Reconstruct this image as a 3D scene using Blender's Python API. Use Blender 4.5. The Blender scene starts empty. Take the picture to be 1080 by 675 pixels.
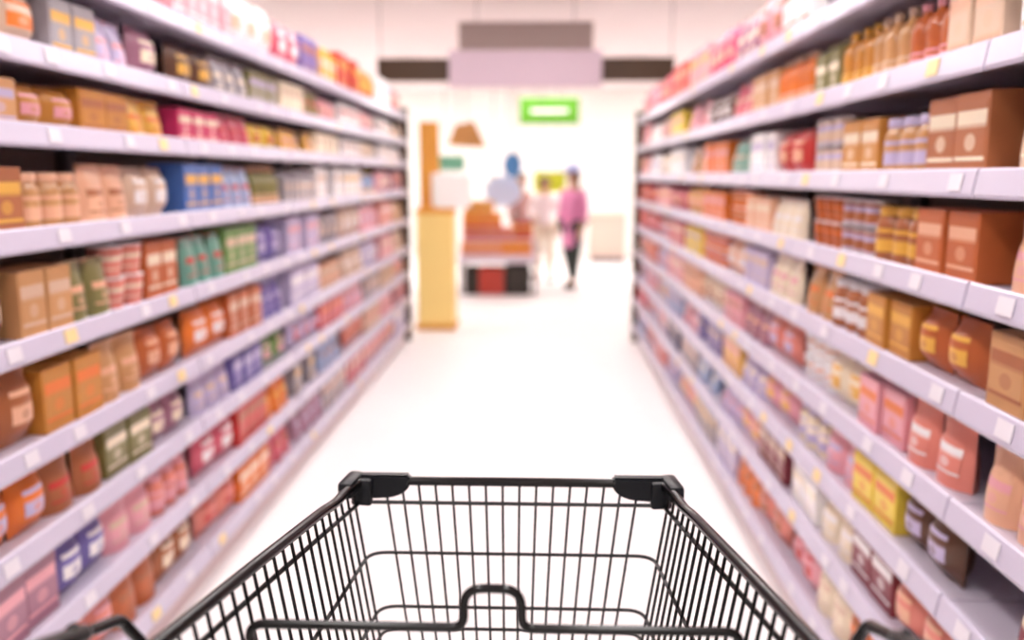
import bpy, bmesh, math, random
from mathutils import Vector, Matrix

random.seed(11)
scene = bpy.context.scene
COL = scene.collection
PI = math.pi

# ------------------------------------------------------------------ camera
F_PX, W_PX, H_PX, CAM_H = 900.0, 1080.0, 675.0, 1.5
PITCH = math.atan(152.5 / F_PX)
YAW = math.atan(31 / F_PX * math.cos(PITCH))
cam_d = bpy.data.cameras.new('camera')
cam = bpy.data.objects.new('camera', cam_d)
COL.objects.link(cam)
cam.location = (0, 0, CAM_H)
cam.rotation_euler = (PI / 2 - PITCH, 0, YAW)
cam_d.sensor_width = 36.0
cam_d.lens = 36.0 * F_PX / W_PX
cam_d.clip_start = 0.02
cam_d.dof.use_dof = True
cam_d.dof.focus_distance = 1.12
cam_d.dof.aperture_fstop = cam_d.lens / 1000 / 0.0165
cam_d.dof.aperture_blades = 0
scene.camera = cam

# ------------------------------------------------------------------ world, exposure
world = bpy.data.worlds.new('world')
scene.world = world
world.use_nodes = True
world.node_tree.nodes['Background'].inputs[0].default_value = (1.0, 0.98, 0.98, 1)
world.node_tree.nodes['Background'].inputs[1].default_value = 0.5
vs = scene.view_settings
vs.view_transform = 'Standard'
vs.look = 'None'
vs.exposure = 0.78
vs.gamma = 1.0
vs.use_curve_mapping = False
LAMP = 11.0            # emission of the ceiling lamps' diffusers

# ------------------------------------------------------------------ helpers
def srgb(c):
    return tuple((v / 255 / 12.92) if v / 255 <= 0.04045 else ((v / 255 + 0.055) / 1.055) ** 2.4 for v in c)

MATS = {}
def mat(name, rgb, rough=0.5, metal=0.0, vary=0.0, scale=20, bump=0.0, emit=None, alpha_ior=None, stripes=None):
    if name in MATS:
        return MATS[name]
    m = bpy.data.materials.new(name)
    m.use_nodes = True
    nt = m.node_tree
    b = nt.nodes['Principled BSDF']
    lin = srgb(rgb)
    b.inputs['Base Color'].default_value = (*lin, 1)
    b.inputs['Roughness'].default_value = rough
    b.inputs['Metallic'].default_value = metal
    tc = None
    if vary or bump or stripes:
        tc = nt.nodes.new('ShaderNodeTexCoord')
        nz = nt.nodes.new('ShaderNodeTexNoise')
        nz.inputs['Scale'].default_value = scale
        nt.links.new(tc.outputs['Object'], nz.inputs['Vector'])
    if stripes:                       # flat print on a package: brand block, bands and a round picture
        acc, ovals = (*srgb(stripes[0]), 1), stripes[1]
        sep = nt.nodes.new('ShaderNodeSeparateXYZ')
        nt.links.new(tc.outputs['Generated'], sep.inputs[0])
        rp = nt.nodes.new('ShaderNodeValToRGB')
        cr = rp.color_ramp
        cr.interpolation = 'CONSTANT'
        cr.elements[0].color = acc
        cr.elements[1].position = 0.07
        cr.elements[1].color = (*lin, 1)
        third = tuple(0.5 * a_ + 0.5 * b_ for a_, b_ in zip(lin, acc))
        for pos, cc in ((0.55, (*third, 1)), (0.61, acc), (0.84, (*lin, 1))):
            cr.elements.new(pos).color = cc
        nt.links.new(sep.outputs['Z'], rp.inputs['Fac'])
        nt.links.new(rp.outputs['Color'], b.inputs['Base Color'])
        if ovals:
            def mth(op, *a_):
                n_ = nt.nodes.new('ShaderNodeMath'); n_.operation = op
                for q_, v_ in enumerate(a_):
                    if isinstance(v_, (int, float)):
                        n_.inputs[q_].default_value = v_
                    else:
                        nt.links.new(v_, n_.inputs[q_])
                return n_.outputs[0]
            dx_ = mth('SUBTRACT', sep.outputs['X'], 0.5)
            dz_ = mth('SUBTRACT', sep.outputs['Z'], 0.31)
            rr = mth('ADD', mth('MULTIPLY', dx_, dx_), mth('MULTIPLY', dz_, mth('MULTIPLY', dz_, 1.6)))
            inside = mth('LESS_THAN', rr, 0.035)
            mx = nt.nodes.new('ShaderNodeMix')
            mx.data_type = 'RGBA'
            mx.inputs['B'].default_value = (*third, 1)
            nt.links.new(inside, mx.inputs['Factor'])
            nt.links.new(rp.outputs['Color'], mx.inputs['A'])
            nt.links.new(mx.outputs['Result'], b.inputs['Base Color'])
    elif vary:
        mx = nt.nodes.new('ShaderNodeMix')
        mx.data_type = 'RGBA'
        mx.inputs['A'].default_value = (*[v * (1 - vary) for v in lin], 1)
        mx.inputs['B'].default_value = (*[min(1, v * (1 + vary)) for v in lin], 1)
        nt.links.new(nz.outputs['Fac'], mx.inputs['Factor'])
        nt.links.new(mx.outputs['Result'], b.inputs['Base Color'])
    if bump:
        bp = nt.nodes.new('ShaderNodeBump')
        bp.inputs['Strength'].default_value = bump
        bp.inputs['Distance'].default_value = 0.002
        nt.links.new(nz.outputs['Fac'], bp.inputs['Height'])
        nt.links.new(bp.outputs['Normal'], b.inputs['Normal'])
    if emit:
        b.inputs['Emission Color'].default_value = (*lin, 1)
        b.inputs['Emission Strength'].default_value = emit
    MATS[name] = m
    return m

def mesh_of(bm, name, m=None, smooth=False):
    bmesh.ops.recalc_face_normals(bm, faces=bm.faces)
    me = bpy.data.meshes.new(name)
    bm.to_mesh(me)
    bm.free()
    if m:
        me.materials.append(m)
    if smooth:
        me.polygons.foreach_set('use_smooth', [True] * len(me.polygons))
        if smooth == 'auto':
            try:
                me.set_sharp_from_angle(angle=math.radians(40))
            except Exception:
                pass
    return me

def obj(name, me, parent=None, loc=(0, 0, 0), rot=(0, 0, 0)):
    o = bpy.data.objects.new(name, me)
    COL.objects.link(o)
    o.location = loc
    o.rotation_euler = rot
    if parent:
        o.parent = parent
    return o

def tag(o, label, cat, group=None, kind=None):
    o['label'] = label
    o['category'] = cat
    if group:
        o['group'] = group
    if kind:
        o['kind'] = kind
    return o

def thing(name, label, cat, loc=(0, 0, 0), rotz=0.0, group=None):
    return tag(obj(name, None, None, loc, (0, 0, rotz)), label, cat, group)

def struct(o):
    o['kind'] = 'structure'
    return o

def add_box(bm, c, s, bevel=0.0, rot=None):
    r = bmesh.ops.create_cube(bm, size=1.0)
    vs_ = r['verts']
    M = Matrix.Translation(c) @ (rot.to_4x4() if rot else Matrix.Identity(4)) @ Matrix.Diagonal((*s, 1))
    bmesh.ops.transform(bm, matrix=M, verts=vs_)
    if bevel:
        ed = list({e for v in vs_ for e in v.link_edges})
        bmesh.ops.bevel(bm, geom=ed, offset=bevel, segments=2, affect='EDGES', profile=0.5)
    return bm

def box_mesh(name, c, s, m, bevel=0.0):
    bm = bmesh.new()
    add_box(bm, c, s, bevel)
    return mesh_of(bm, name, m)

def add_lathe(bm, prof, seg=14, c=(0, 0), cap=True):
    rings = []
    for r, z in prof:
        rings.append([bm.verts.new((c[0] + r * math.cos(2 * PI * k / seg), c[1] + r * math.sin(2 * PI * k / seg), z)) for k in range(seg)])
    for a, b in zip(rings, rings[1:]):
        for k in range(seg):
            bm.faces.new((a[k], a[(k + 1) % seg], b[(k + 1) % seg], b[k]))
    if cap:
        bm.faces.new(rings[0])
        bm.faces.new(rings[-1])
    return bm

def fillet(pts, rad, n=5):
    pts = [Vector(p) for p in pts]
    out = [pts[0]]
    for i in range(1, len(pts) - 1):
        r = rad[i] if isinstance(rad, (list, tuple)) else rad
        a, b, c = pts[i - 1], pts[i], pts[i + 1]
        d1, d2 = (a - b), (c - b)
        l = min(r, d1.length * 0.49, d2.length * 0.49)
        if l < 1e-5:
            out.append(b)
            continue
        p1, p2 = b + d1.normalized() * l, b + d2.normalized() * l
        for k in range(n + 1):
            t = k / n
            out.append((1 - t) ** 2 * p1 + 2 * t * (1 - t) * b + t * t * p2)
    out.append(pts[-1])
    return out

def add_tube(bm, pts, r, seg=8):
    pts = [Vector(p) for p in pts]
    n = len(pts)
    T = [(pts[min(i + 1, n - 1)] - pts[max(i - 1, 0)]).normalized() for i in range(n)]
    ref = Vector((0, 0, 1)) if abs(T[0].z) < 0.9 else Vector((1, 0, 0))
    N = (ref - T[0] * ref.dot(T[0])).normalized()
    rings = []
    for i in range(n):
        N = (N - T[i] * N.dot(T[i])).normalized()
        B = T[i].cross(N)
        rr = r[i] if isinstance(r, (list, tuple)) else r
        rings.append([bm.verts.new(pts[i] + (N * math.cos(2 * PI * k / seg) + B * math.sin(2 * PI * k / seg)) * rr) for k in range(seg)])
    for a, b in zip(rings, rings[1:]):
        for k in range(seg):
            bm.faces.new((a[k], a[(k + 1) % seg], b[(k + 1) % seg], b[k]))
    bm.faces.new(rings[0])
    bm.faces.new(rings[-1])
    return bm

def tube_mesh(name, pts, r, m, seg=8):
    bm = bmesh.new()
    add_tube(bm, pts, r, seg)
    return mesh_of(bm, name, m, 'auto')

# a photo pixel (1080 x 675) gives a direction; the distance comes from the depth y of the thing
def at_y(px, py, Y):
    R = cam.rotation_euler.to_matrix()
    d = R @ Vector(((px - 540) / F_PX, (337.5 - py) / F_PX, -1))
    return Vector((0, 0, CAM_H)) + d * (Y / d.y)

# ------------------------------------------------------------------ setting
M_FLOOR = mat('floor_polished', (243, 238, 237), 0.5, vary=0.025, scale=1.5)
M_CEIL = mat('ceiling_paint', (246, 230, 230), 0.8, vary=0.02, scale=2)
M_WALL = mat('wall_paint', (250, 247, 242), 0.7, vary=0.02, scale=2)
X0, X1, Y0, Y1, ZC = -5.0, 5.0, -3.0, 17.0, 3.12
struct(obj('floor', box_mesh('floor', ((X0 + X1) / 2, (Y0 + Y1) / 2, -0.05), (X1 - X0, Y1 - Y0, 0.1), M_FLOOR)))
struct(obj('ceiling', box_mesh('ceiling', ((X0 + X1) / 2, (Y0 + Y1) / 2, ZC + 0.05), (X1 - X0, Y1 - Y0, 0.1), M_CEIL)))
struct(obj('wall_left', box_mesh('wall_left', (X0 - 0.05, (Y0 + Y1) / 2, ZC / 2), (0.1, Y1 - Y0, ZC), M_WALL)))
struct(obj('wall_right', box_mesh('wall_right', (X1 + 0.05, (Y0 + Y1) / 2, ZC / 2), (0.1, Y1 - Y0, ZC), M_WALL)))
struct(obj('wall_back', box_mesh('wall_back', (0, Y1 + 0.05, ZC / 2), (X1 - X0 + 0.2, 0.1, ZC), M_WALL)))
struct(obj('wall_front', box_mesh('wall_front', (0, Y0 - 0.05, ZC / 2), (X1 - X0 + 0.2, 0.1, ZC), M_WALL)))

# aisle ceiling lamps; those past the shelves are added to brighten the far end
M_LAMP = mat('lamp_diffuser', (255, 250, 248), 0.4, emit=LAMP)
M_HOUSE = mat('lamp_housing', (235, 232, 230), 0.4)
hm = bmesh.new()
add_box(hm, (0, 0, -0.02), (0.34, 1.3, 0.04), 0.006)
lamp_house = mesh_of(hm, 'lamp_housing', M_HOUSE)
lamp_diff = box_mesh('lamp_diffuser', (0, 0, -0.047), (0.29, 1.24, 0.012), M_LAMP)
def ceiling_lamp(x, y, label, group):
    t = thing('ceiling_lamp', label, 'lamp', (x, y, ZC - 0.001), 0, group)
    obj('housing', lamp_house, t)
    obj('diffuser', lamp_diff, t)
ORD = ['first', 'second', 'third', 'fourth', 'fifth', 'sixth', 'seventh', 'eighth', 'ninth', 'tenth', 'eleventh', 'twelfth', 'thirteenth', 'fourteenth', 'fifteenth', 'sixteenth']
for i, y in enumerate((-1.6, 0.4, 2.4, 4.4, 6.4)):
    for x, w_ in ((-0.75, 'left'), (0.4, 'right')):
        ceiling_lamp(x, y, f'long white ceiling lamp above the shelf aisle, {w_} line, {ORD[i]} from behind', 'lamps above the aisle')
for i, y in enumerate((9.4, 11.4, 13.4, 15.5)):  # unseen side lamps, added to light the far room
    for x, w_ in ((-3.4, 'left'), (3.2, 'right')):
        ceiling_lamp(x, y, f'added long white ceiling lamp over the {w_} side past the shelves, {ORD[i]} in line', 'added lamps over the open floor')
for i, (y, xs_) in enumerate(((12.85, (-1.9, -0.95, -0.3, 0.35, 1.3)), (14.0, (-1.0, -0.35, 0.3)))):  # added out of view behind the header to brighten the back wall
    for j, x in enumerate(xs_):
        ceiling_lamp(x, y, f'added long white ceiling lamp hidden behind the header, {ORD[i]} row, {ORD[j]} from the left', 'added lamps over the open floor')

# ------------------------------------------------------------------ shelving
M_SHELF = mat('shelf_enamel', (206, 197, 212), 0.38, vary=0.02, scale=6)
M_RAIL = mat('price_rail', (197, 189, 208), 0.3)
M_BACK = mat('shelf_back', (150, 128, 118), 0.6, vary=0.06, scale=4)
M_POST = mat('shelf_upright', (120, 108, 110), 0.45)
M_KICK = mat('kick_plate', (226, 206, 206), 0.5)
M_END = mat('end_panel', (84, 66, 52), 0.5, vary=0.08, scale=5)
M_TAGW = mat('tag_white', (222, 216, 224), 0.5)
M_TAGY = mat('tag_yellow', (238, 210, 150), 0.5)

BAY, NBAY, Y_START, DEPTH = 1.2, 6, 0.5, 0.46
LEV_L = [2.02, 1.80, 1.61, 1.365, 1.11, 0.855, 0.635, 0.40, 0.16]
LEV_R = [1.98, 1.74, 1.50, 1.28, 1.06, 0.835, 0.62, 0.40, 0.16]
XF_L, XF_R = -1.2, 0.84
BAYW = ['nearest', 'second', 'third', 'fourth', 'fifth', 'farthest']
LEVW = ['topmost', 'second', 'third', 'fourth', 'fifth', 'sixth', 'seventh', 'eighth', 'bottom']

def gondola(side, levels, xf):
    s = 1 if side == 'left' else -1          # direction the shelf front faces
    T = levels[0] + 0.03
    pm = {}
    # local frame: x across the bay 0..BAY, front at y=0 facing -y, depth to +y
    pm['back_panel'] = box_mesh('back_panel', (BAY / 2, DEPTH - 0.015, T / 2), (BAY - 0.006, 0.02, T - 0.004), M_BACK)
    pm['upright'] = box_mesh('upright', (0, DEPTH - 0.045, T / 2), (0.03, 0.04, T - 0.004), M_POST, 0.004)
    pm['kick'] = box_mesh('kick_plate', (BAY / 2, 0.06, 0.065), (BAY - 0.004, 0.02, 0.13), M_KICK)
    pm['shelf'] = box_mesh('shelf', (BAY / 2, DEPTH / 2 - 0.01, -0.0125), (BAY - 0.006, DEPTH - 0.05, 0.025), M_SHELF, 0.003)
    bm = bmesh.new()                                        # rail: tilted strip with rolled lips
    prof = [(0.012, 0.012), (0.006, 0.014), (0.002, 0.010), (-0.006, -0.036), (-0.004, -0.044), (0.004, -0.044), (0.010, -0.034)]
    a = [bm.verts.new((0.004, y, z)) for y, z in prof]
    b = [bm.verts.new((BAY - 0.004, y, z)) for y, z in prof]
    for k in range(len(prof)):
        k2 = (k + 1) % len(prof)
        bm.faces.new((a[k], a[k2], b[k2], b[k]))
    bm.faces.new(a)
    bm.faces.new(b)
    pm['rail'] = mesh_of(bm, 'price_rail', M_RAIL)
    tilt = Matrix.Rotation(math.atan2(0.008, 0.046), 3, 'X')
    for nm, m in (('tw', M_TAGW), ('ty', M_TAGY)):
        bm = bmesh.new()
        add_box(bm, (0, -0.0045, -0.013), (0.055, 0.0015, 0.034), 0, tilt.inverted())
        pm[nm] = mesh_of(bm, 'price_tag', m)
    for k in range(NBAY):
        y = Y_START + k * BAY
        lab = f'pale lavender metal shelf unit, {BAYW[k]} bay of the {side} row'
        if side == 'left':
            t = thing('shelf_unit', lab, 'shelf', (xf, y, 0), PI / 2, 'shelf units of the left row')
            flip = False
        else:
            t = thing('shelf_unit', lab, 'shelf', (xf, y + BAY, 0), -PI / 2, 'shelf units of the right row')
            flip = True
        obj('back_panel', pm['back_panel'], t)
        obj('upright', pm['upright'], t, (0.018, 0, 0))
        obj('upright', pm['upright'], t, (BAY - 0.018, 0, 0))
        obj('kick_plate', pm['kick'], t)
        for j, z in enumerate(levels):
            sh = obj('shelf', pm['shelf'], t, (0, 0, z))
            obj('price_rail', pm['rail'], sh)
            for q in range(4):
                xx = 0.15 + q * 0.3 + random.uniform(-0.08, 0.08)
                obj('price_tag', pm['ty'] if random.random() < 0.2 else pm['tw'], sh, (xx, 0, 0))
        if k in (0, NBAY - 1):
            far_end = (k > 0) != flip
            ep = box_mesh('end_panel', ((BAY + 0.012) if far_end else -0.012, DEPTH / 2, T / 2 + 0.02), (0.024, DEPTH + 0.03, T + 0.04), M_END, 0.003)
            obj('end_panel', ep, t)['label'] = 'dark brown end panel'

gondola('left', LEV_L, XF_L)
gondola('right', LEV_R, XF_R)

# ------------------------------------------------------------------ packaged goods
RGB = {
    'tan': (205, 152, 100), 'ochre': (204, 138, 58), 'golden': (238, 184, 80), 'brown': (176, 106, 66),
    'umber': (104, 70, 52), 'peach': (238, 184, 150), 'magenta': (222, 58, 112), 'yellow': (246, 214, 80),
    'cream': (246, 230, 202), 'white': (246, 242, 242), 'blue': (74, 112, 182), 'powder blue': (164, 184, 218),
    'teal': (112, 168, 150), 'violet': (120, 108, 176), 'lavender': (198, 186, 218), 'red': (206, 62, 56),
    'orange': (236, 126, 50), 'mauve': (170, 118, 138), 'pink': (238, 168, 178), 'olive': (132, 126, 76),
    'green': (112, 152, 82), 'grey': (164, 158, 164), 'salmon': (232, 142, 126), 'maroon': (132, 46, 58),
    'rust': (196, 104, 56), 'beige': (222, 192, 166), 'rose': (214, 96, 116), 'navy': (58, 62, 112),
}
ACC = ['cream', 'white', 'golden', 'red', 'peach', 'beige', 'orange', 'lavender', 'pink', 'brown']
def cmat(c, rough=0.42):
    return mat(f'pack_{c}_{rough}', RGB[c], rough, vary=0.10, scale=14)
def pmat(c, a, sc=9):
    return mat(f'print_{c}_{a}_{sc < 14}', RGB[c], 0.35, stripes=(RGB[a], sc < 14))
M_TIN = mat('tin_metal', (205, 202, 204), 0.28, 0.9)
M_LIDW = mat('lid_white', (244, 240, 240), 0.4)

def bag_sheets(bm, w, h, d, foot, u0, u1, v0, v1, nu, nv, off, both=True):
    def th(u, v):
        a = 1 - abs(2 * u - 1) ** 3
        if foot:
            bb = (1 - v ** 2.2) if v > 0.02 else 0.97
        else:
            vv = max(0.0, min(1.0, (v - 0.05) / 0.9))
            bb = 1 - abs(2 * vv - 1) ** 3.5
        return d / 2 * max(0.02, a * bb)
    sides = (-1, 1) if both else (-1,)
    for sg in sides:
        g = [[bm.verts.new(((u0 + (u1 - u0) * i / nu - 0.5) * w, sg * (th(u0 + (u1 - u0) * i / nu, v0 + (v1 - v0) * j / nv) + off), (v0 + (v1 - v0) * j / nv) * h)) for j in range(nv + 1)] for i in range(nu + 1)]
        for i in range(nu):
            for j in range(nv):
                bm.faces.new((g[i][j], g[i + 1][j], g[i + 1][j + 1], g[i][j + 1]))
    if both:
        bmesh.ops.remove_doubles(bm, verts=bm.verts, dist=0.0001)

def pk_cracker_box(w, h, d, c, a):
    bm = bmesh.new(); add_box(bm, (0, 0, h / 2), (w, d, h), 0.0025)
    add_box(bm, (0, 0, h + 0.0006), (w * 0.96, d * 0.5, 0.0012))
    p = bmesh.new(); add_box(p, (0, -d / 2 - 0.0006, h * 0.53), (w * 0.86, 0.0012, h * 0.72))
    return [('body', mesh_of(bm, 'carton_body', cmat(c))), ('print_panel', mesh_of(p, 'print_panel', pmat(c, a)))]

def pk_snack_bag(w, h, d, c, a):
    bm = bmesh.new(); bag_sheets(bm, w, h, d, False, 0, 1, 0, 1, 6, 8, 0)
    p = bmesh.new(); bag_sheets(p, w, h, d, False, 0.2, 0.8, 0.28, 0.76, 4, 4, 0.0012, False)
    s = bmesh.new()
    for z in (0.012, h - 0.012):
        for q in (-0.004, 0.0, 0.004):
            add_box(s, (0, 0, z + q * 1.4), (w * 0.96, 0.0045, 0.0022))
    return [('body', mesh_of(bm, 'bag_body', cmat(c, 0.3), True)), ('print_label', mesh_of(p, 'print_label', pmat(a, c), True)), ('crimped_seal', mesh_of(s, 'crimped_seal', cmat(c, 0.3)))]

def pk_standing_pouch(w, h, d, c, a):
    bm = bmesh.new(); bag_sheets(bm, w, h, d, True, 0, 1, 0, 1, 6, 7, 0)
    p = bmesh.new(); bag_sheets(p, w, h, d, True, 0.15, 0.85, 0.2, 0.66, 4, 4, 0.0012, False)
    s = bmesh.new(); add_box(s, (0, 0, h * 0.965), (w * 0.97, 0.004, h * 0.05))
    return [('body', mesh_of(bm, 'pouch_body', cmat(c, 0.3), True)), ('print_label', mesh_of(p, 'print_label', pmat(c, a, 12), True)), ('zip_strip', mesh_of(s, 'zip_strip', cmat(a, 0.3)))]

def pk_glass_jar(w, h, d, c, a):
    r = w / 2
    bm = bmesh.new(); add_lathe(bm, [(r * 0.9, 0), (r, h * 0.05), (r, h * 0.68), (r * 0.9, h * 0.77), (r * 0.78, h * 0.82), (r * 0.78, h * 0.86)])
    l = bmesh.new(); add_lathe(l, [(r * 0.84, h * 0.84), (r * 0.86, h * 0.86), (r * 0.86, h * 0.97), (r * 0.8, h)])
    p = bmesh.new(); add_lathe(p, [(r + 0.0006, h * 0.15), (r + 0.0006, h * 0.6)], cap=False)
    return [('glass', mesh_of(bm, 'jar_glass', cmat(c, 0.15), 'auto')), ('lid', mesh_of(l, 'jar_lid', cmat(a), 'auto')), ('label_band', mesh_of(p, 'label_band', pmat(a, c, 14), True))]

def pk_plastic_bottle(w, h, d, c, a):
    r = w / 2
    bm = bmesh.new(); add_lathe(bm, [(r * 0.88, 0), (r, h * 0.04), (r, h * 0.3), (r * 0.94, h * 0.36), (r, h * 0.42), (r, h * 0.62), (r * 0.8, h * 0.74), (r * 0.36, h * 0.84), (r * 0.34, h * 0.9)])
    l = bmesh.new(); add_lathe(l, [(r * 0.4, h * 0.885), (r * 0.42, h * 0.9), (r * 0.42, h * 0.985), (r * 0.37, h)])
    p = bmesh.new(); add_lathe(p, [(r + 0.0006, h * 0.08), (r + 0.0006, h * 0.29)], cap=False)
    return [('body', mesh_of(bm, 'bottle_body', cmat(c, 0.2), 'auto')), ('cap', mesh_of(l, 'bottle_cap', cmat(a), 'auto')), ('label_band', mesh_of(p, 'label_band', pmat(a, c, 14), True))]

def pk_noodle_cup(w, h, d, c, a):
    r = w / 2
    bm = bmesh.new(); add_lathe(bm, [(r * 0.72, 0), (r * 0.74, h * 0.03), (r * 0.95, h * 0.94), (r * 0.95, h * 0.95)])
    l = bmesh.new(); add_lathe(l, [(r * 0.97, h * 0.945), (r, h * 0.955), (r, h * 0.985), (r * 0.96, h)])
    p = bmesh.new(); add_lathe(p, [(r * 0.72 + 0.25 * r * 0.23 + 0.001, h * 0.25), (r * 0.72 + 0.75 * r * 0.24 + 0.0015, h * 0.75)], cap=False)
    return [('cup', mesh_of(bm, 'cup_body', cmat(c), 'auto')), ('lid', mesh_of(l, 'cup_lid', M_LIDW, 'auto')), ('label_band', mesh_of(p, 'label_band', pmat(c, a, 16), True))]

def pk_food_can(w, h, d, c, a):
    r = w / 2
    bm = bmesh.new(); add_lathe(bm, [(r * 0.94, 0), (r, 0.002), (r, 0.005), (r * 0.965, 0.009), (r * 0.965, h - 0.009), (r, h - 0.005), (r, h - 0.001), (r * 0.95, h), (r * 0.93, h - 0.004)])
    p = bmesh.new(); add_lathe(p, [(r * 0.965 + 0.0006, 0.011), (r * 0.965 + 0.0006, h - 0.011)], cap=False)
    return [('can_body', mesh_of(bm, 'can_body', M_TIN, 'auto')), ('label_band', mesh_of(p, 'label_band', pmat(c, a, 16), True))]

def pk_juice_carton(w, h, d, c, a):
    hb = h * 0.78
    bm = bmesh.new()
    q = [(-w / 2, -d / 2), (w / 2, -d / 2), (w / 2, d / 2), (-w / 2, d / 2)]
    lo = [bm.verts.new((x, y, 0)) for x, y in q]
    hi = [bm.verts.new((x, y, hb)) for x, y in q]
    r0 = [bm.verts.new((-w / 2, -0.002, h * 0.94)), bm.verts.new((w / 2, -0.002, h * 0.94)), bm.verts.new((w / 2, 0.002, h * 0.94)), bm.verts.new((-w / 2, 0.002, h * 0.94))]
    r1 = [bm.verts.new((v.co.x, v.co.y, h)) for v in r0]
    for A, B in ((lo, hi), (hi, r0), (r0, r1)):
        for k in range(4):
            bm.faces.new((A[k], A[(k + 1) % 4], B[(k + 1) % 4], B[k]))
    bm.faces.new(lo); bm.faces.new(r1)
    p = bmesh.new(); add_box(p, (0, -d / 2 - 0.0006, hb * 0.5), (w * 0.86, 0.0012, hb * 0.7))
    return [('body', mesh_of(bm, 'carton_body', cmat(c))), ('print_panel', mesh_of(p, 'print_panel', pmat(c, a)))]

# kind: (builder, spoken name, width, height ceiling, depth, category, stack)
KINDS = {
    'B': ('cracker_box', pk_cracker_box, 'cracker box', 0.115, 0.30, 0.13, 'box'),
    'S': ('snack_bag', pk_snack_bag, 'snack bag', 0.15, 0.24, 0.085, 'bag'),
    'P': ('standing_pouch', pk_standing_pouch, 'standing pouch', 0.12, 0.20, 0.07, 'pouch'),
    'J': ('glass_jar', pk_glass_jar, 'jar', 0.085, 0.14, 0.085, 'jar'),
    'L': ('plastic_bottle', pk_plastic_bottle, 'bottle', 0.075, 0.26, 0.075, 'bottle'),
    'N': ('noodle_cup', pk_noodle_cup, 'noodle cup', 0.10, 0.12, 0.10, 'cup'),
    'C': ('food_can', pk_food_can, 'tin can', 0.085, 0.085, 0.085, 'can'),
    'K': ('juice_carton', pk_juice_carton, 'drink carton', 0.085, 0.22, 0.085, 'carton'),
}
# one line per shelf, top to bottom; bays separated by |, nearest bay first; each block is kind letter + colour
LAY_L = [
 "B:white S:pink | B:white S:lavender | B:pink S:white | S:rose B:violet K:golden | B:red S:orange | B:white S:rose",
 "B:tan S:grey | B:tan S:beige B:grey P:lavender S:mauve | S:umber P:grey B:olive | B:cream P:olive S:pink | B:white S:pink | K:white P:cream",  # third bay: shadow tones put into the umber and olive pack colours
 "S:ochre B:tan | B:tan S:ochre B:ochre P:golden | B:magenta P:rose S:yellow | P:golden B:cream | B:white S:cream | B:white P:white",
 "B:brown J:peach | B:brown J:tan P:peach S:beige | B:blue P:powder_blue L:olive | K:grey B:white | B:white L:powder_blue | S:pink B:mauve",
 "N:maroon P:tan | S:maroon B:tan P:olive N:salmon B:rust | P:teal B:green S:violet | B:lavender S:grey | S:beige P:pink | B:salmon P:tan",
 "S:brown B:ochre | S:brown B:ochre P:tan S:rust | S:orange B:rust P:violet | B:lavender J:beige | P:beige S:lavender | B:pink P:beige",
 "S:orange B:yellow | S:orange P:brown B:olive S:mauve | P:lavender B:violet S:green | S:lavender B:rose | P:pink B:grey | B:beige S:pink",
 "B:pink S:mauve | B:mauve S:violet P:pink J:salmon | S:rose B:red P:orange | B:grey P:powder_blue | S:salmon B:beige | P:pink B:mauve",
 "S:pink B:lavender | B:lavender S:salmon P:rust S:brown | S:salmon B:orange P:rose | P:mauve B:grey | B:rose S:pink | S:pink B:lavender",
]
LAY_R = [
 "B:lavender S:grey | B:lavender B:beige S:grey | B:white S:pink P:mauve | S:magenta B:pink | B:red S:rose | B:rose S:red",
 "K:lavender B:white | B:beige L:rust L:tan L:ochre K:olive | L:orange B:tan P:rose | S:umber P:pink | B:yellow S:beige | P:white B:pink",
 "B:tan P:beige | B:brown J:tan B:ochre C:beige | S:red B:white P:teal | B:orange P:tan | B:white S:cream | P:white B:pink",
 "B:brown P:peach | B:rust J:brown C:brown N:rust | P:cream B:peach N:orange | B:orange S:golden | S:rose B:pink | S:rose B:red",
 "S:orange B:tan | S:rust B:ochre J:brown P:tan | P:cream B:lavender S:peach | N:orange B:yellow | B:rose S:salmon | S:red B:rose",
 "C:cream P:peach | P:salmon B:pink S:cream N:white | S:salmon P:mauve B:pink | S:cream B:peach | B:pink S:lavender | B:salmon S:rose",
 "S:brown P:maroon | S:umber B:yellow P:pink J:cream | S:pink P:lavender B:golden | B:violet P:pink | B:powder_blue S:lavender | B:pink S:violet",
 "S:red B:salmon | S:salmon B:maroon P:cream B:white | B:maroon S:pink P:lavender | P:powder_blue B:grey | B:navy S:pink | S:lavender B:rose",
 "S:red B:rose | B:brown S:orange P:cream S:pink | S:salmon P:orange B:lavender | B:grey S:pink | P:lavender B:salmon | S:pink B:powder_blue",
]

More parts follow.
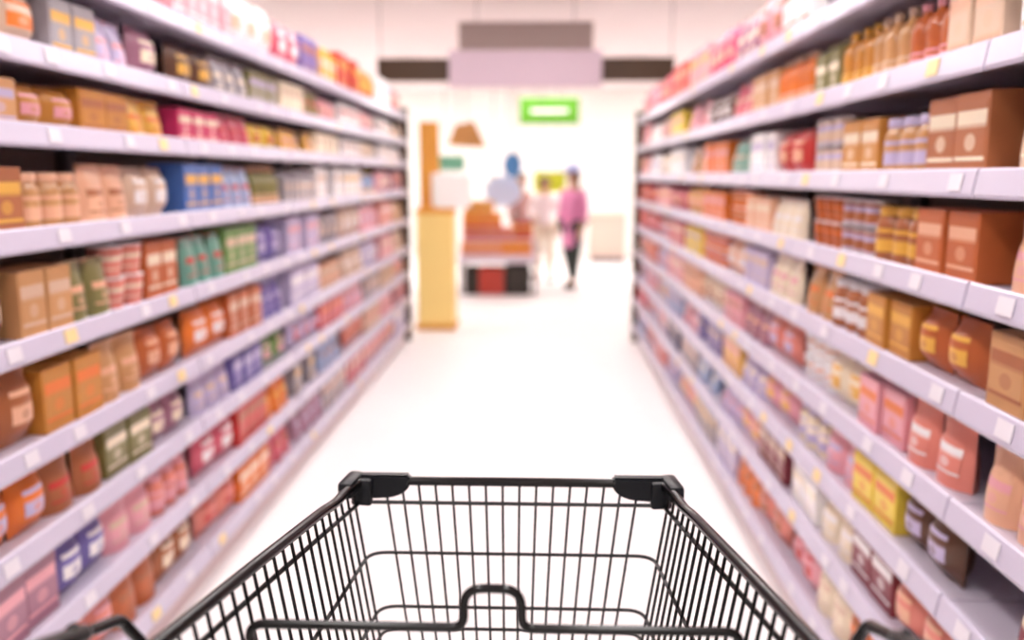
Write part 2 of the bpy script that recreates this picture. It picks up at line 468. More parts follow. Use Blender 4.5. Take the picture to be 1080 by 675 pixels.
def place_goods(side, lay, levels, xf):
    s = 1 if side == 'left' else -1
    for li, line in enumerate(lay):
        z = levels[li]
        clear = 0.24 if li == 0 else levels[li - 1] - z - 0.055
        for k, cell in enumerate(line.split('|')):
            blocks = cell.split()
            y0 = Y_START + k * BAY + 0.04
            span = BAY - 0.08
            bw = span / len(blocks)
            for bi, blk in enumerate(blocks):
                kd, col = blk.split(':')
                col = col.replace('_', ' ')
                nm, fn, spoken, w, hmax, d, cat = KINDS[kd]
                n = max(1, round(bw / (w * random.uniform(0.95, 1.1) + 0.006)))
                w = min(w * 1.15, bw / n - 0.007)
                h = min(hmax, clear * random.uniform(0.80, 0.93))
                stack = 2 if (kd in 'CN' and clear > 2.05 * 0.08) else 1
                if stack == 2:
                    h = min(hmax, clear * 0.46)
                a = random.choice([c for c in ACC if c != col])
                parts = fn(w, h, d, col, a)
                lev = f'{LEVW[li]} shelf from top' if 0 < li < 8 else f'{LEVW[li]} shelf'
                group = f'{col} {spoken} facing, {LEVW[li]} shelf, {BAYW[k]} bay, {side} row'
                step = bw / n
                for i in range(n):
                    if n > 3 and random.random() < 0.05:
                        continue
                    yy = y0 + bi * bw + (i + 0.5) * step
                    back = d / 2 + 0.03 + random.uniform(0, 0.012)
                    rz = (PI / 2 if s == 1 else -PI / 2) + (random.uniform(-0.05, 0.05) if kd != 'S' else random.uniform(-0.03, 0.03))
                    for q in range(stack):
                        st_ = ['lower ', 'upper '][q] if stack == 2 else ''
                        label = f'{st_}{col} {spoken}, {ORD[i]} from camera, on {lev}, {BAYW[k]} bay, {side} row'
                        t = thing(nm, label, cat, (xf - s * back, yy, z + 0.001 + q * (h + 0.0012)), rz, group)
                        for pn, me in parts:
                            obj(pn, me, t)

place_goods('left', LAY_L, LEV_L, XF_L)
place_goods('right', LAY_R, LEV_R, XF_R)

# ------------------------------------------------------------------ overhead header at the aisle's end
YH = 8.1
def span_at(px0, px1, py0, py1, Y):
    a, b = at_y(px0, py1, Y), at_y(px1, py0, Y)
    return a.x, b.x, a.z, b.z
x0, x1, z0, z1 = span_at(474, 635, 53, 92, YH)
hd = thing('overhead_header', 'mauve overhead header panel hung from the ceiling across the aisle end', 'header', ((x0 + x1) / 2, YH, z0))
wF, hF = x1 - x0, z1 - z0
obj('fascia', box_mesh('fascia', (0, 0, hF / 2), (wF, 0.10, hF), mat('fascia_mauve', (206, 184, 196), 0.5, vary=0.03, scale=3), 0.006), hd)
ux0, ux1, uz0, uz1 = span_at(484, 626, 22, 53, YH)
obj('upper_box', box_mesh('upper_box', ((ux0 + ux1) / 2 - (x0 + x1) / 2, 0.10, hF + (uz1 - uz0) / 2), (ux1 - ux0, 0.26, uz1 - uz0), mat('duct_taupe', (160, 140, 134), 0.6, vary=0.04, scale=3), 0.006), hd)
bm = bmesh.new()
for zz in (0.06, 0.14, 0.22):
    add_box(bm, ((ux0 + ux1) / 2 - (x0 + x1) / 2, -0.035, hF + zz), (ux1 - ux0 - 0.1, 0.012, 0.02), 0.003)
obj('grille', mesh_of(bm, 'grille', mat('duct_grille', (138, 118, 112), 0.5)), hd)
for sx in (-0.45, 0.45):
    obj('hanger_rod', tube_mesh('hanger_rod', [(sx, 0.1, hF + (uz1 - uz0) - 0.01), (sx, 0.1, ZC - z0)], 0.004, M_POST), hd)

bx0, bx1, bz0, bz1 = span_at(398, 712, 60, 86, 8.32)
bt = thing('ceiling_beam', 'dark brown crossbeam over the aisle end behind the mauve header', 'beam', ((bx0 + bx1) / 2, 8.36, bz0))
obj('beam_body', box_mesh('beam_body', (0, 0, (bz1 - bz0) / 2), (bx1 - bx0, 0.07, bz1 - bz0), mat('beam_brown', (84, 62, 44), 0.55, vary=0.1, scale=6), 0.006), bt)
for sx in (-1, 1):
    obj('hanger_rod', tube_mesh('hanger_rod', [(sx * (bx1 - bx0) * 0.49, 0, bz1 - bz0 - 0.01), (sx * (bx1 - bx0) * 0.49, 0, ZC - bz0)], 0.004, M_POST), bt)

# ------------------------------------------------------------------ yellow display stand by the left row's end
M_YEL = mat('board_yellow', (255, 220, 138), 0.55, vary=0.04, scale=5)
M_ORA = mat('board_orange', (238, 166, 66), 0.5, vary=0.04, scale=5)
M_WHT = mat('board_white', (252, 250, 246), 0.45)
p0 = at_y(441, 345, 8.25); p1 = at_y(479, 345, 8.25)
sx0, sx1 = p0.x, p1.x
sw = sx1 - sx0
st = thing('display_stand', 'tall yellow cardboard display stand with orange back board beside the left shelving end', 'stand', ((sx0 + sx1) / 2, 8.25, 0))
obj('bin', box_mesh('bin', (0, 0.16, 0.58), (sw, 0.34, 1.12), M_YEL, 0.008), st)
obj('plinth', box_mesh('plinth', (0, 0.16, 0.03), (sw + 0.03, 0.38, 0.06), mat('plinth_amber', (226, 164, 72), 0.5), 0.004), st)
obj('back_board', box_mesh('back_board', (-0.08, 0.31, 1.58), (sw - 0.16, 0.03, 0.88), M_ORA, 0.006), st)
obj('tray', box_mesh('tray', (0, 0.16, 1.16), (sw + 0.02, 0.36, 0.05), M_ORA, 0.006), st)
bs = tag(obj('sign_board', None, None, (sx1 - 0.02, 8.33, 1.187)), 'rounded white sign board on top of the yellow display stand', 'sign')
bm = bmesh.new(); add_box(bm, (0, 0, 0.17), (0.38, 0.05, 0.33), 0.02)
obj('board', mesh_of(bm, 'board', M_WHT), bs)
obj('foot', box_mesh('foot', (0, 0, 0.012), (0.24, 0.14, 0.022), M_WHT, 0.004), bs)

# ------------------------------------------------------------------ red and orange goods display on the open floor
M_BLACK = mat('crate_black', (40, 30, 24), 0.5)
M_REDC = mat('crate_red', (190, 62, 48), 0.45)
M_SHEET = mat('table_edge', (222, 206, 218), 0.5)
M_LEG = mat('table_leg', (150, 140, 140), 0.4, 0.6)
YD = 10.7
dx0 = at_y(484, 300, YD).x; dx1 = at_y(566, 300, YD).x
dw = dx1 - dx0
dc = (dx0 + dx1) / 2
dt = thing('display_table', 'tiered display table with pale edge boards holding red and orange boxes', 'table', (dc, YD + 0.3, 0))
obj('table_top', box_mesh('table_top', (0, 0, 0.46), (dw, 0.62, 0.10), M_SHEET, 0.006), dt)
obj('tier', box_mesh('tier', (0, 0.16, 0.60), (dw - 0.04, 0.28, 0.18), M_SHEET, 0.006), dt)
lg = box_mesh('leg', (0, 0, 0.205), (0.04, 0.04, 0.41), M_LEG, 0.003)
for ax in (-1, 1):
    for ay in (-1, 1):
        obj('leg', lg, dt, (ax * (dw / 2 - 0.03), ay * 0.27, 0))
def crate(cx, cy, w, h, m, colour, label):
    t = thing('crate', label, 'crate', (cx, cy, 0.001))
    bm = bmesh.new()
    add_box(bm, (0, 0, 0.01), (w, 0.4, 0.02))
    obj('base', mesh_of(bm, 'crate_base', m), t)
    for nm_, c_, s_ in (('side', (0, -0.19, h / 2 + 0.01), (w, 0.02, h - 0.02)), ('side', (0, 0.19, h / 2 + 0.01), (w, 0.02, h - 0.02)),
                        ('end', (-w / 2 + 0.01, 0, h / 2 + 0.01), (0.02, 0.36, h - 0.02)), ('end', (w / 2 - 0.01, 0, h / 2 + 0.01), (0.02, 0.36, h - 0.02))):
        obj(nm_, box_mesh('crate_' + nm_, c_, s_, m, 0.003), t)
    obj('rim', box_mesh('crate_rim', (0, -0.203, h - 0.02), (w, 0.006, 0.03), m, 0.002), t)
crate(dc - 0.335, YD + 0.26, 0.165, 0.34, M_BLACK, 'black', 'narrow black plastic crate under the display table at its yellow stand side')
crate(dc - 0.085, YD + 0.26, 0.32, 0.34, M_REDC, 'red', 'red plastic crate under the middle of the display table')
crate(dc + 0.245, YD + 0.26, 0.325, 0.36, M_BLACK, 'black', 'wide black plastic crate under the display table at the people side')

def goods_row(col, w, h, d, n, xs, y, z, label, group):
    parts = pk_cracker_box(w, h, d, col, 'golden' if col != 'golden' else 'red')
    for i in range(n):
        t = thing('fruit_box', label, 'box', (xs + i * (w + 0.008), y + random.uniform(-0.004, 0.004), z), random.uniform(-0.03, 0.03), group)
        t['label'] = f'{label}, {ORD[i]} from left'
        for pn, me in parts:
            obj(pn, me, t)
xs = dc - dw / 2 + 0.08
goods_row('salmon', 0.12, 0.17, 0.12, 4, xs, YD + 0.10, 0.511, 'salmon pink box in the front row of the display table', 'salmon boxes, front row of the display table')
goods_row('orange', 0.12, 0.17, 0.12, 3, xs + 0.515, YD + 0.10, 0.511, 'bright orange box in the front row of the display table', 'orange boxes, front row of the display table')
goods_row('rose', 0.12, 0.15, 0.14, 5, xs, YD + 0.44, 0.691, 'rose red box in the lower back row of the display table', 'rose boxes, back row of the display table')
goods_row('orange', 0.12, 0.19, 0.13, 4, xs, YD + 0.44, 0.845, 'orange box stacked on the rose boxes of the display table', 'orange boxes stacked on the display table')
goods_row('golden', 0.12, 0.14, 0.13, 3, xs + 0.03, YD + 0.44, 1.037, 'golden box at the very top of the display table stack', 'golden boxes on top of the display table stack')
goods_row('red', 0.12, 0.22, 0.14, 2, xs + 0.66, YD + 0.44, 0.691, 'tall red box standing at the end of the display table back row', 'tall red boxes on the display table')

# ------------------------------------------------------------------ signs in the bright space beyond
def hanging_sign(px0, px1, py0, py1, Y, m, label, shape='rect', strips=0):
    a, b, c, d = span_at(px0, px1, py0, py1, Y)
    w, h = b - a, d - c
    t = thing('hanging_sign', label, 'sign', ((a + b) / 2, Y, c))
    bm = bmesh.new()
    if shape == 'rect':
        add_box(bm, (0, 0, h / 2), (w, 0.04, h), 0.008)
    else:
        if shape == 'round':
            pts = [(w / 2 * math.cos(2 * PI * k / 24), h / 2 + h / 2 * math.sin(2 * PI * k / 24)) for k in range(24)]
        elif shape == 'flag':
            pts = [(-w / 2, h * 0.1), (w / 2, 0), (w * 0.18, h), (-w * 0.3, h * 0.85)]
        f = [bm.verts.new((x, -0.015, z)) for x, z in pts]
        g = [bm.verts.new((x, 0.015, z)) for x, z in pts]
        bm.faces.new(f); bm.faces.new(g)
        for k in range(len(pts)):
            bm.faces.new((f[k], f[(k + 1) % len(pts)], g[(k + 1) % len(pts)], g[k]))
    obj('board', mesh_of(bm, 'board', m), t)
    if strips:
        for k in range(strips):
            obj('pale_strip', box_mesh('pale_strip', (0, -0.023, h * (k + 0.5) / strips), (w * 0.62, 0.006, h * 0.16), M_WHT), t)
    sp = w * 0.25 if shape != 'flag' else 0.0
    for sg in ((-1, 1) if sp else (0,)):
        obj('cord', tube_mesh('cord', [(sg * sp, 0, h * 0.86), (sg * sp, 0, ZC - c - 0.002)], 0.004, M_POST, 6), t)

hanging_sign(548, 611, 103, 131, 13.0, mat('sign_green', (92, 158, 36), 0.45), 'bright green hanging sign with a pale middle high above the open floor', strips=1)
hanging_sign(472, 513, 128, 156, 12.2, mat('sign_tan', (206, 150, 88), 0.5), 'tan pennant shaped hanging sign above the display table', 'flag')
hanging_sign(531, 550, 161, 187, 11.9, mat('sign_blue', (84, 146, 208), 0.45), 'small blue oval hanging sign above the pale round sign', 'round')
hanging_sign(511, 551, 185, 218, 12.1, mat('sign_paleblue', (208, 222, 246), 0.45), 'large pale blue round hanging sign behind the display table', 'round')
hanging_sign(563, 597, 181, 203, 12.6, mat('sign_lime', (206, 212, 50), 0.45), 'lime yellow hanging sign behind the person in white', 'rect')
hanging_sign(463, 490, 164, 180, 12.4, mat('sign_seagreen', (112, 178, 148), 0.45), 'sea green hanging sign above the white sign board', 'rect')

# low beige counter by the far right
a, b, c, d = span_at(622, 660, 226, 266, 15.0)
ct = thing('checkout_counter', 'low beige counter at the far right behind the person in pink', 'counter', ((a + b) / 2, 15.0, 0))
obj('body', box_mesh('body', (0, 0.2, 0.41), (b - a, 0.5, 0.82), mat('counter_beige', (206, 182, 168), 0.55, vary=0.04), 0.008), ct)
obj('counter_top', box_mesh('counter_top', (0, 0.2, 0.84), (b - a + 0.06, 0.56, 0.04), mat('counter_top', (240, 214, 196), 0.4), 0.006), ct)
obj('kick_plate', box_mesh('kick_plate', (0, -0.06, 0.05), (b - a - 0.04, 0.02, 0.1), M_POST), ct)

# ------------------------------------------------------------------ people
M_SKIN = mat('skin', (206, 158, 128), 0.55, vary=0.04, scale=8)
M_EYE = mat('eye_dark', (36, 26, 22), 0.3)
def skin_obj(name, verts, edges, radii, m, parent, root=0, sub=2):
    me = bpy.data.meshes.new(name)
    me.from_pydata([tuple(v) for v in verts], edges, [])
    me.materials.append(m)
    o = obj(name, me, parent)
    o.modifiers.new('skin', 'SKIN')
    if not me.skin_vertices:
        bpy.context.view_layer.objects.active = o
        bpy.ops.mesh.customdata_skin_add()
    sv = me.skin_vertices[0].data
    for i, r in enumerate(radii):
        sv[i].radius = (r, r) if not isinstance(r, tuple) else r
        sv[i].use_root = (i == root)
    o.modifiers['skin'].use_smooth_shade = True
    s_ = o.modifiers.new('subdivision', 'SUBSURF')
    s_.levels = s_.render_levels = sub
    return o

class Chain:
    def __init__(self):
        self.v, self.e, self.r = [], [], []
    def add(self, p, r, prev=None):
        self.v.append(Vector(p)); self.r.append(r)
        i = len(self.v) - 1
        if prev is not None:
            self.e.append((prev, i))
        return i
    def line(self, pts, rad, prev=None):
        for p, r in zip(pts, rad):
            prev = self.add(p, r, prev)
        return prev

def person(loc, rotz, height, label, top_m, leg_m, hair_m, arms, lean=0.0, cap_m=None, stride=0.06, shoe_m=None, long_hair=False, tunic=None):
    """facing local -Y; arms = ((elbow, wrist, hand direction), ...) for local left (+x) and right (-x)"""
    k = height / 1.62
    root = thing('person', label, 'person', loc, rotz)
    def L(p):                      # lean of everything above the hips, then scale
        x, y, z = p
        if z > 0.86:
            dz = z - 0.86
            y, z = y - dz * math.sin(lean), 0.86 + dz * math.cos(lean)
        return Vector((x * k, y * k, z * k))
    hipL, hipR = (0.085, 0, 0.84), (-0.085, 0, 0.84)
    legs = [[(0.09, -0.01 - stride * 0.3, 0.47), (0.09, -stride + 0.02, 0.09), (0.095, -stride - 0.10, 0.035)],
            [(-0.09, -0.01 + stride * 0.3, 0.47), (-0.09, stride + 0.03, 0.09), (-0.095, stride - 0.09, 0.035)]]
    c = Chain()
    pel = c.add(L((0, 0, 0.88)), 0.115 * k)
    for hip, lg_ in ((hipL, legs[0]), (hipR, legs[1])):
        c.line([L(hip)] + [L(p) for p in lg_], [0.078 * k, 0.052 * k, 0.036 * k, 0.03 * k], pel)
    chest = c.line([L((0, 0.005, 1.02)), L((0, 0.01, 1.18)), L((0, 0.012, 1.30))], [0.105 * k, (0.12 * k, 0.10 * k), (0.105 * k, 0.08 * k)], pel)
    nk = c.line([L((0, 0.01, 1.37)), L((0, 0.0, 1.425))], [0.05 * k, 0.047 * k], chest)
    hd_ = c.line([L((0, -0.014, 1.475)), L((0, -0.012, 1.535)), L((0, -0.002, 1.585))], [(0.064 * k, 0.07 * k), (0.073 * k, 0.086 * k), (0.058 * k, 0.066 * k)], nk)
    armpts = []
    for sgn, (el, wr, hdv) in zip((1, -1), arms):
        sh = L((sgn * 0.155, 0.012, 1.295))
        E_, W_ = L(el), L(wr)
        hv = Vector(hdv).normalized()
        w = c.line([sh, E_, W_], [0.05 * k, 0.037 * k, 0.026 * k], chest)
        armpts.append((sh, E_, W_))
        palm = W_ + hv * 0.06 * k
        pi_ = c.add(palm, 0.028 * k, w)
        side = hv.cross(Vector((1, 0, 0.2))).normalized()
        dn = Vector((0, 0, -1))
        for q, (off, ln) in enumerate(((-0.03, 0.062), (-0.01, 0.075), (0.01, 0.07), (0.03, 0.055))):
            b1 = palm + side * off * k + hv * 0.035 * k
            b2 = b1 + hv * ln * 0.5 * k + dn * 0.008 * k
            b3 = b2 + (hv * 0.7 + dn * 0.5).normalized() * ln * 0.5 * k
            c.line([b1, b2, b3], [0.0095 * k, 0.0085 * k, 0.0075 * k], pi_)
        t1 = W_ + hv * 0.03 * k + side * -0.034 * k
        t2 = t1 + (hv * 0.7 - side * 0.7).normalized() * 0.035 * k
        c.line([t1, t2], [0.011 * k, 0.009 * k], w)
    skin_obj('body', c.v, c.e, c.r, M_SKIN, root, pel)
    # clothing
    t = Chain()
    a = t.add(L((0, 0, 0.86)), 0.145 * k)
    if tunic:
        t.line([L((0, 0.0, (0.86 + tunic) / 2)), L((0, 0.0, tunic))], [(0.16 * k, 0.15 * k), (0.175 * k, 0.16 * k)], a)
    ch = t.line([L((0, 0.004, 1.02)), L((0, 0.01, 1.18)), L((0, 0.012, 1.30)), L((0, 0.012, 1.345))], [0.135 * k, (0.145 * k, 0.12 * k), (0.125 * k, 0.098 * k), (0.075 * k, 0.07 * k)], a)
    for sh, E_, W_ in armpts:
        t.line([sh, E_, E_.lerp(W_, 0.75)], [0.066 * k, 0.052 * k, 0.044 * k], ch - 1)
    skin_obj('top_garment', t.v, t.e, t.r, top_m, root, 0)
    t = Chain()
    a = t.add(L((0, 0, 0.90)), 0.135 * k)
    for hip, lg_ in ((hipL, legs[0]), (hipR, legs[1])):
        kn, an = L(lg_[0]), L(lg_[1])
        t.line([L(hip), kn, an + Vector((0, 0, 0.02))], [0.094 * k, 0.068 * k, 0.056 * k], a)
    skin_obj('trousers', t.v, t.e, t.r, leg_m, root, 0)
    for lg_ in legs:
        an, toe = L(lg_[1]), L(lg_[2])
        bm = bmesh.new()
        bmesh.ops.create_uvsphere(bm, u_segments=14, v_segments=8, radius=1)
        for v in bm.verts:
            v.co = Vector((v.co.x * 0.045 * k, v.co.y * 0.125 * k, max(v.co.z, -0.55) * 0.06 * k))
            if v.co.y < 0:
                v.co.z *= 0.8
        m_ = (an + toe) / 2
        bmesh.ops.translate(bm, vec=(m_.x, m_.y, 0.034 * k), verts=bm.verts)
        obj('shoe', mesh_of(bm, 'shoe', shoe_m or M_EYE, True), root)
    # head details
    hc = L((0, -0.008, 1.52))
    bm = bmesh.new()
    bmesh.ops.create_uvsphere(bm, u_segments=18, v_segments=12, radius=1)
    kill = [v for v in bm.verts if v.co.y < -0.15 and v.co.z < 0.42]
    bmesh.ops.delete(bm, geom=kill, context='VERTS')
    for v in bm.verts:
        z_ = v.co.z
        v.co = Vector((v.co.x * 0.092 * k, v.co.y * 0.108 * k + 0.008, z_ * 0.112 * k))
        if long_hair and z_ < -0.1 and v.co.y > -0.03:
            v.co.z -= 0.13 * k * min(1, -z_ * 1.4)
    bmesh.ops.translate(bm, vec=hc + Vector((0, 0, 0.012)), verts=bm.verts)
    ho = obj('hair', mesh_of(bm, 'hair', hair_m, True), root)
    sm = ho.modifiers.new('thick', 'SOLIDIFY'); sm.thickness = 0.012
    for sgn in (-1, 1):
        bm = bmesh.new()
        bmesh.ops.create_uvsphere(bm, u_segments=10, v_segments=6, radius=0.011 * k)
        bmesh.ops.translate(bm, vec=hc + Vector((sgn * 0.03, -0.083, 0.005)) * k, verts=bm.verts)
        obj('eye', mesh_of(bm, 'eye', M_EYE, True), root)
        bm = bmesh.new()
        bmesh.ops.create_uvsphere(bm, u_segments=10, v_segments=6, radius=1)
        for v in bm.verts:
            v.co = Vector((v.co.x * 0.01, v.co.y * 0.018, v.co.z * 0.03)) * k
        bmesh.ops.translate(bm, vec=hc + Vector((sgn * 0.078, 0.0, -0.005)) * k, verts=bm.verts)
        obj('ear', mesh_of(bm, 'ear', M_SKIN, True), root)
    bm = bmesh.new()
    bmesh.ops.create_cone(bm, cap_ends=True, segments=8, radius1=0.016 * k, radius2=0.006 * k, depth=0.045 * k)
    bmesh.ops.rotate(bm, cent=(0, 0, 0), matrix=Matrix.Rotation(-0.45, 3, 'X'), verts=bm.verts)
    bmesh.ops.translate(bm, vec=hc + Vector((0, -0.092, -0.018)) * k, verts=bm.verts)
    obj('nose', mesh_of(bm, 'nose', M_SKIN, True), root)
    obj('mouth', box_mesh('mouth', tuple(hc + Vector((0, -0.082, -0.055)) * k), (0.04 * k, 0.012, 0.009), mat('lip', (170, 92, 86), 0.5), 0.002), root)
    if cap_m:
        bm = bmesh.new()
        bmesh.ops.create_uvsphere(bm, u_segments=18, v_segments=12, radius=1)
        bmesh.ops.delete(bm, geom=[v for v in bm.verts if v.co.z < -0.05], context='VERTS')
        for v in bm.verts:
            v.co = Vector((v.co.x * 0.104 * k, v.co.y * 0.122 * k + 0.008, v.co.z * 0.105 * k))
        bmesh.ops.translate(bm, vec=hc + Vector((0, 0, 0.04)) * k, verts=bm.verts)
        co = obj('cap', mesh_of(bm, 'cap', cap_m, True), root)
        s2 = co.modifiers.new('thick', 'SOLIDIFY'); s2.thickness = 0.008; s2.offset = 1
        bm = bmesh.new()
        add_box(bm, tuple(hc + Vector((0, -0.15, 0.045)) * k), (0.14 * k, 0.11 * k, 0.012), 0.005)
        obj('cap_brim', mesh_of(bm, 'cap_brim', cap_m), co)
    return root

M_HAIR = mat('hair_black', (34, 26, 26), 0.5, vary=0.2, scale=30)
reach = (((0.22, -0.06, 1.06), (0.17, -0.28, 1.03), (0, -1, -0.1)), ((-0.22, -0.06, 1.06), (-0.17, -0.28, 1.03), (0, -1, -0.1)))
rest = (((0.20, 0.03, 1.05), (0.20, -0.06, 0.84), (0, -0.3, -1)), ((-0.20, 0.03, 1.05), (-0.20, -0.06, 0.84), (0, -0.3, -1)))
mixed = (((0.21, -0.02, 1.05), (0.14, -0.24, 1.08), (0, -1, 0.1)), ((-0.20, 0.03, 1.05), (-0.20, -0.06, 0.84), (0, -0.3, -1)))
pp = at_y(603, 300, 11.5)
person((pp.x, 11.5, 0.0), -0.7, 1.6, 'person in a pink top and dark trousers with a lavender cap, standing',
       mat('cloth_pink', (236, 150, 196), 0.8, vary=0.06), mat('cloth_dark', (44, 52, 48), 0.8, vary=0.1), M_HAIR, rest, tunic=0.52,
       cap_m=mat('cap_lavender', (172, 184, 232), 0.7), stride=0.10, long_hair=True)
pp = at_y(573, 300, 12.1)
person((pp.x, 12.1, 0.0), 0.15, 1.47, 'person in a white top and cream trousers beside the display table',
       mat('cloth_white', (248, 238, 238), 0.8, vary=0.03), mat('cloth_cream', (232, 216, 192), 0.8, vary=0.05), mat('hair_brown', (92, 64, 46), 0.5, vary=0.2, scale=30), reach,
       lean=0.12, stride=0.05, shoe_m=mat('shoe_tan', (170, 140, 130), 0.6))
pp = at_y(550, 300, 12.75)
person((pp.x, 12.75, 0.0), 0.5, 1.52, 'person in a dusty mauve top standing behind the display table',
       mat('cloth_mauve', (176, 132, 128), 0.8, vary=0.06), mat('cloth_grey', (120, 104, 104), 0.8, vary=0.06), M_HAIR, rest, stride=0.04)

# ------------------------------------------------------------------ shopping cart
M_BLK = mat('cart_black_coat', (13, 12, 13), 0.16, 0.0)
M_WIRE = mat('cart_black_wire', (12, 12, 13), 0.3, 0.0)
M_CAP = mat('cart_black_plastic', (17, 19, 24), 0.4, bump=0.05, scale=200)
M_GRIP = mat('cart_grip', (24, 24, 24), 0.3)
M_RUB = mat('wheel_rubber', (60, 60, 62), 0.6)
M_STEEL = mat('caster_steel', (170, 170, 175), 0.3, 0.9)
CX, CYC = -0.0455, 0.95
for m_ in (M_BLK, M_WIRE, M_CAP, M_GRIP):
    m_.node_tree.nodes['Principled BSDF'].inputs['Specular IOR Level'].default_value = 0.3
cart = thing('shopping_cart', 'black wire shopping cart in the foreground seen from behind its handle', 'cart', (CX, CYC, 0))
YF, ZF = 1.292, 1.02                       # front rim: depth and height
def rim_z(Y): return ZF + (1.27 - Y) * 0.11
def half(Y, z):
    return 0.247 - (ZF - min(z, ZF)) * 0.155 + (1.27 - Y) * (0.090 - 0.08 * max(0, ZF - z))
def P(x, Y, z): return Vector((x, Y - CYC, z))
YR = 0.56                                   # rear end of the basket
ZB = 0.56                                   # basket floor
# rim: rear end -> kink behind the corner -> front corner -> across -> back again
def side_rim(s):
    pts = [(YR, rim_z(YR)), (0.9, rim_z(0.9)), (1.13, rim_z(1.13) - 0.002), (1.185, rim_z(1.185) - 0.006), (1.235, ZF + 0.004)]
    return [P(s * half(Y, z), Y, z) for Y, z in pts]
L_ = side_rim(-1); R_ = side_rim(1)
RIM_R = 0.0075
front = [P(-0.238, YF, ZF), P(0.238, YF, ZF)]
obj('basket_rim', tube_mesh('basket_rim', fillet(L_ + front + R_[::-1], 0.03, 6), RIM_R, M_BLK, 12), cart)
# lighter highlight line of the photo is the gloss of the tube itself; second thin wire under the rim
def ring(dz_front, dz_side, r, rear=YR, rad=0.03):
    pts = []
    for Y in (rear, 0.9, YF - 0.006):
        z = (rim_z(Y) + dz_side) if dz_side is not None else ZF + dz_front
        if Y > 1.2:
            z = ZF + dz_front
        pts.append((half(Y, z), Y, z))
    left = [P(-h_, Y, z) for h_, Y, z in pts]
    right = [P(h_, Y, z) for h_, Y, z in pts[::-1]]
    return tube_mesh('horizontal_wire', fillet(left + right, rad, 6), r, M_WIRE, 8)
obj('horizontal_wire', ring(-0.034, -0.034, 0.0033, rad=0.012), cart)
for dz in (-0.119, -0.212, -0.250, -0.345, -0.44):
    obj('horizontal_wire', ring(dz, None, 0.003), cart)
# front vertical wires run down the front and back under the floor
NV = 16
WR = 0.00215
for i in range(NV):
    u = (i / (NV - 1)) * 2 - 1
    xt = u * 0.2015
    xb = u * 0.2015 * (half(YF, ZB) / half(YF, ZF)) * 0.97
    pts = [P(xt, YF + 0.001, ZF - 0.004), P(xb, YF - 0.02, ZB), P(xb * 1.05, YR + 0.04, ZB + 0.02)]
    obj('vertical_wire', tube_mesh('vertical_wire', fillet(pts, 0.03, 4), WR, M_WIRE, 6), cart)
# side wires
NS = 24
for s in (-1, 1):
    for i in range(NS):
        Y = 1.262 - i * 0.0278
        zt = rim_z(Y) - 0.004 if Y < 1.2 else ZF - 0.002
        yb = Y - 0.012
        pts = [P(s * half(Y, zt), Y, zt), P(s * half(yb, ZB), yb, ZB + 0.004)]
        obj('vertical_wire', tube_mesh('vertical_wire', pts, 0.0023, M_WIRE, 6), cart)
# floor cross wires
for i in range(6):
    Y = 1.2 - i * 0.115
    h_ = half(Y, ZB)
    obj('floor_wire', tube_mesh('floor_wire', [P(-h_, Y, ZB - 0.002), P(h_, Y, ZB - 0.002)], 0.003, M_WIRE, 6), cart)
# moulded corner caps: a wing along the front rim with a quarter-round lower edge, and a wrap round the corner
for s in (-1, 1):
    bm = bmesh.new()
    prof = [(0.160, ZF + 0.0115), (0.2535, ZF + 0.0115), (0.2535, ZF - 0.030), (0.205, ZF - 0.027)]
    for k in range(1, 8):
        an = k / 8 * PI / 2
        prof.append((0.205 - 0.045 * math.sin(an), ZF + 0.0 - 0.027 * math.cos(an)))
    A = [bm.verts.new(P(s * x, YF - 0.0095, z)) for x, z in prof]
    B = [bm.verts.new(P(s * x, YF + 0.0095, z)) for x, z in prof]
    bm.faces.new(A); bm.faces.new(B)
    for k in range(len(prof)):
        k2 = (k + 1) % len(prof)
        bm.faces.new((A[k], A[k2], B[k2], B[k]))
    bmesh.ops.recalc_face_normals(bm, faces=bm.faces)
    bmesh.ops.bevel(bm, geom=[e for e in bm.edges if e.is_manifold and e.calc_face_angle(0) > 0.6], offset=0.0035, segments=2, affect='EDGES')
    cap = obj('corner_cap', mesh_of(bm, 'corner_cap', M_CAP, 'auto'), cart)
    bm = bmesh.new()
    rot = Matrix.Rotation(s * 0.12, 3, 'Z')
    add_box(bm, tuple(P(s * 0.251, YF - 0.022, ZF + 0.0005)), (0.024, 0.062, 0.027), 0.006, rot)
    add_box(bm, tuple(P(s * 0.236, YF - 0.014, ZF - 0.014)), (0.034, 0.014, 0.044), 0.005, rot)
    obj('corner_wrap', mesh_of(bm, 'corner_wrap', M_CAP, 'auto'), cap)

# folding gate bar with the raised loop in the middle
ZG, YG, hg = 1.060, 0.778, 0.243
gx = 0.0
g = [P(-hg, YG, 0.66), P(-hg, YG, ZG), P(gx - 0.0285, YG, ZG), P(gx - 0.0285, YG, ZG + 0.0415), P(gx + 0.0285, YG, ZG + 0.0415), P(gx + 0.0285, YG, ZG), P(hg, YG, ZG), P(hg, YG, 0.66)]
gate = obj('seat_gate', tube_mesh('seat_gate', fillet(g, [0, 0.016, 0.0125, 0.0265, 0.0265, 0.0125, 0.016, 0], 8), 0.0047, M_BLK, 12), cart)
obj('lower_bar', tube_mesh('lower_bar', [P(-hg, YG, 0.67), P(hg, YG, 0.67)], 0.0042, M_BLK, 10), gate)

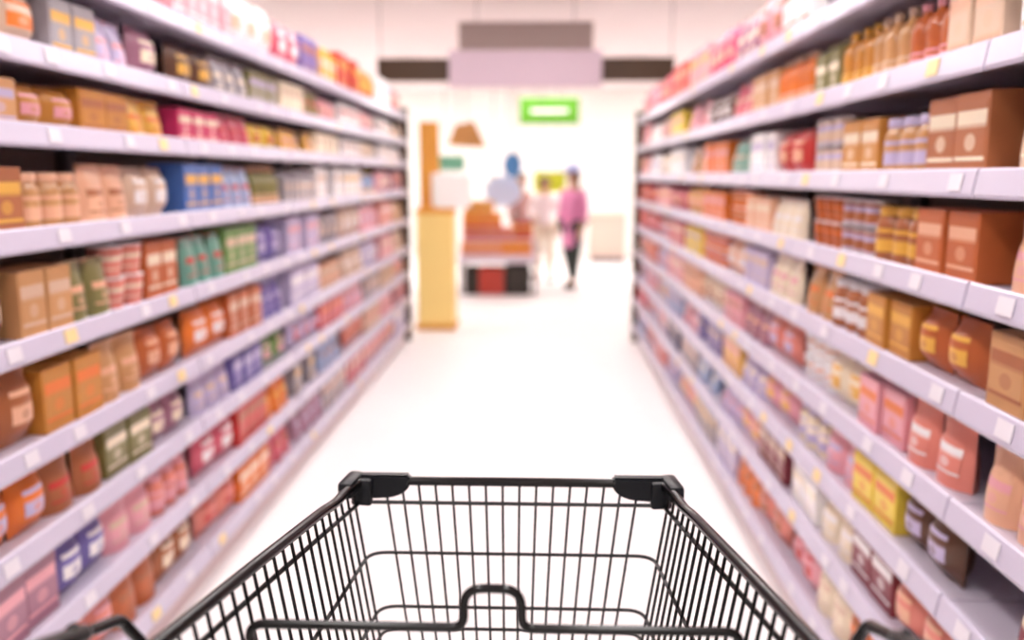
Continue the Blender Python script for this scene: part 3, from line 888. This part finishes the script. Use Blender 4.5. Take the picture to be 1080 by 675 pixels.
# handle: side arms rise from the basket's rear, then lean back to the push bar
for s in (-1, 1):
    up_ = 0.008 if s > 0 else 0.0          # the bar sits a touch higher on the right
    pts = [P(s * 0.255, 0.66, 0.30), P(s * 0.30, 0.765, 0.88), P(s * 0.330, 0.742, 1.053), P(s * 0.338, 0.713, 1.0985 + up_), P(s * 0.338, 0.655, 1.1185 + up_), P(s * 0.338, 0.475, 1.1805 + up_)]
    ar = obj('handle_arm', tube_mesh('handle_arm', fillet(pts, [0, 0.05, 0.02, 0.010, 0.0, 0], 6), 0.0056, M_BLK, 12), cart)
    q0, q1 = P(s * 0.338, 0.654, 1.1188 + up_), P(s * 0.338, 0.49, 1.1753 + up_)
    dq = (q1 - q0).normalized()
    bm = bmesh.new()
    add_tube(bm, [q0, q0 + dq * 0.0015, q0 + dq * 0.006, q0 + dq * 0.02, q1], [0.0068, 0.0078, 0.0081, 0.0083, 0.009], 16)
    grip = obj('arm_sleeve', mesh_of(bm, 'arm_sleeve', M_GRIP, 'auto'), ar)
    bm = bmesh.new()
    bmesh.ops.create_uvsphere(bm, u_segments=12, v_segments=8, radius=1)
    for v in bm.verts:
        v.co = Vector((v.co.x * 0.0045, v.co.y * 0.0075, v.co.z * 0.003))
    bmesh.ops.translate(bm, vec=q0 + dq * 0.022 + Vector((0, 0.003, 0.0074)), verts=bm.verts)
    obj('sleeve_button', mesh_of(bm, 'sleeve_button', M_CAP, True), ar)
hb = obj('push_bar', tube_mesh('push_bar', [P(-0.35, 0.475, 1.1805), P(0.35, 0.475, 1.1885)], 0.014, M_GRIP, 16), cart)
# chassis and casters
for s in (-1, 1):
    pts = [P(s * 0.255, 0.62, 0.30), P(s * 0.255, 0.60, 0.16), P(s * 0.19, 1.22, 0.16), P(s * 0.185, 1.25, 0.20)]
    obj('chassis_rail', tube_mesh('chassis_rail', fillet(pts, 0.04, 6), 0.011, M_BLK, 12), cart)
    obj('basket_stay', tube_mesh('basket_stay', [P(s * 0.245, 0.70, 0.55), P(s * 0.205, 1.06, 0.16)], 0.009, M_BLK, 10), cart)
for Y, hx in ((0.64, 0.25), (1.18, 0.195)):
    obj('chassis_crossbar', tube_mesh('chassis_crossbar', [P(-hx, Y, 0.16), P(hx, Y, 0.16)], 0.009, M_BLK, 10), cart)
def caster(x, Y):
    c0 = P(x, Y, 0)
    bm = bmesh.new()
    add_box(bm, (c0.x, c0.y + 0.01, 0.142), (0.05, 0.05, 0.012), 0.003)
    for sg in (-1, 1):
        add_box(bm, (c0.x + sg * 0.022, c0.y, 0.095), (0.004, 0.034, 0.10), 0.001)
    ca = obj('caster', mesh_of(bm, 'caster_fork', M_STEEL), cart)
    bm = bmesh.new()
    add_lathe(bm, [(0.02, -0.016), (0.056, -0.016), (0.062, -0.01), (0.062, 0.01), (0.056, 0.016), (0.02, 0.016)], 24)
    bmesh.ops.rotate(bm, cent=(0, 0, 0), matrix=Matrix.Rotation(PI / 2, 3, 'Y'), verts=bm.verts)
    bmesh.ops.translate(bm, vec=(c0.x, c0.y, 0.0625), verts=bm.verts)
    obj('wheel', mesh_of(bm, 'wheel', M_RUB, 'auto'), ca)
for s in (-1, 1):
    caster(s * 0.25, 0.64)
    caster(s * 0.195, 1.18)
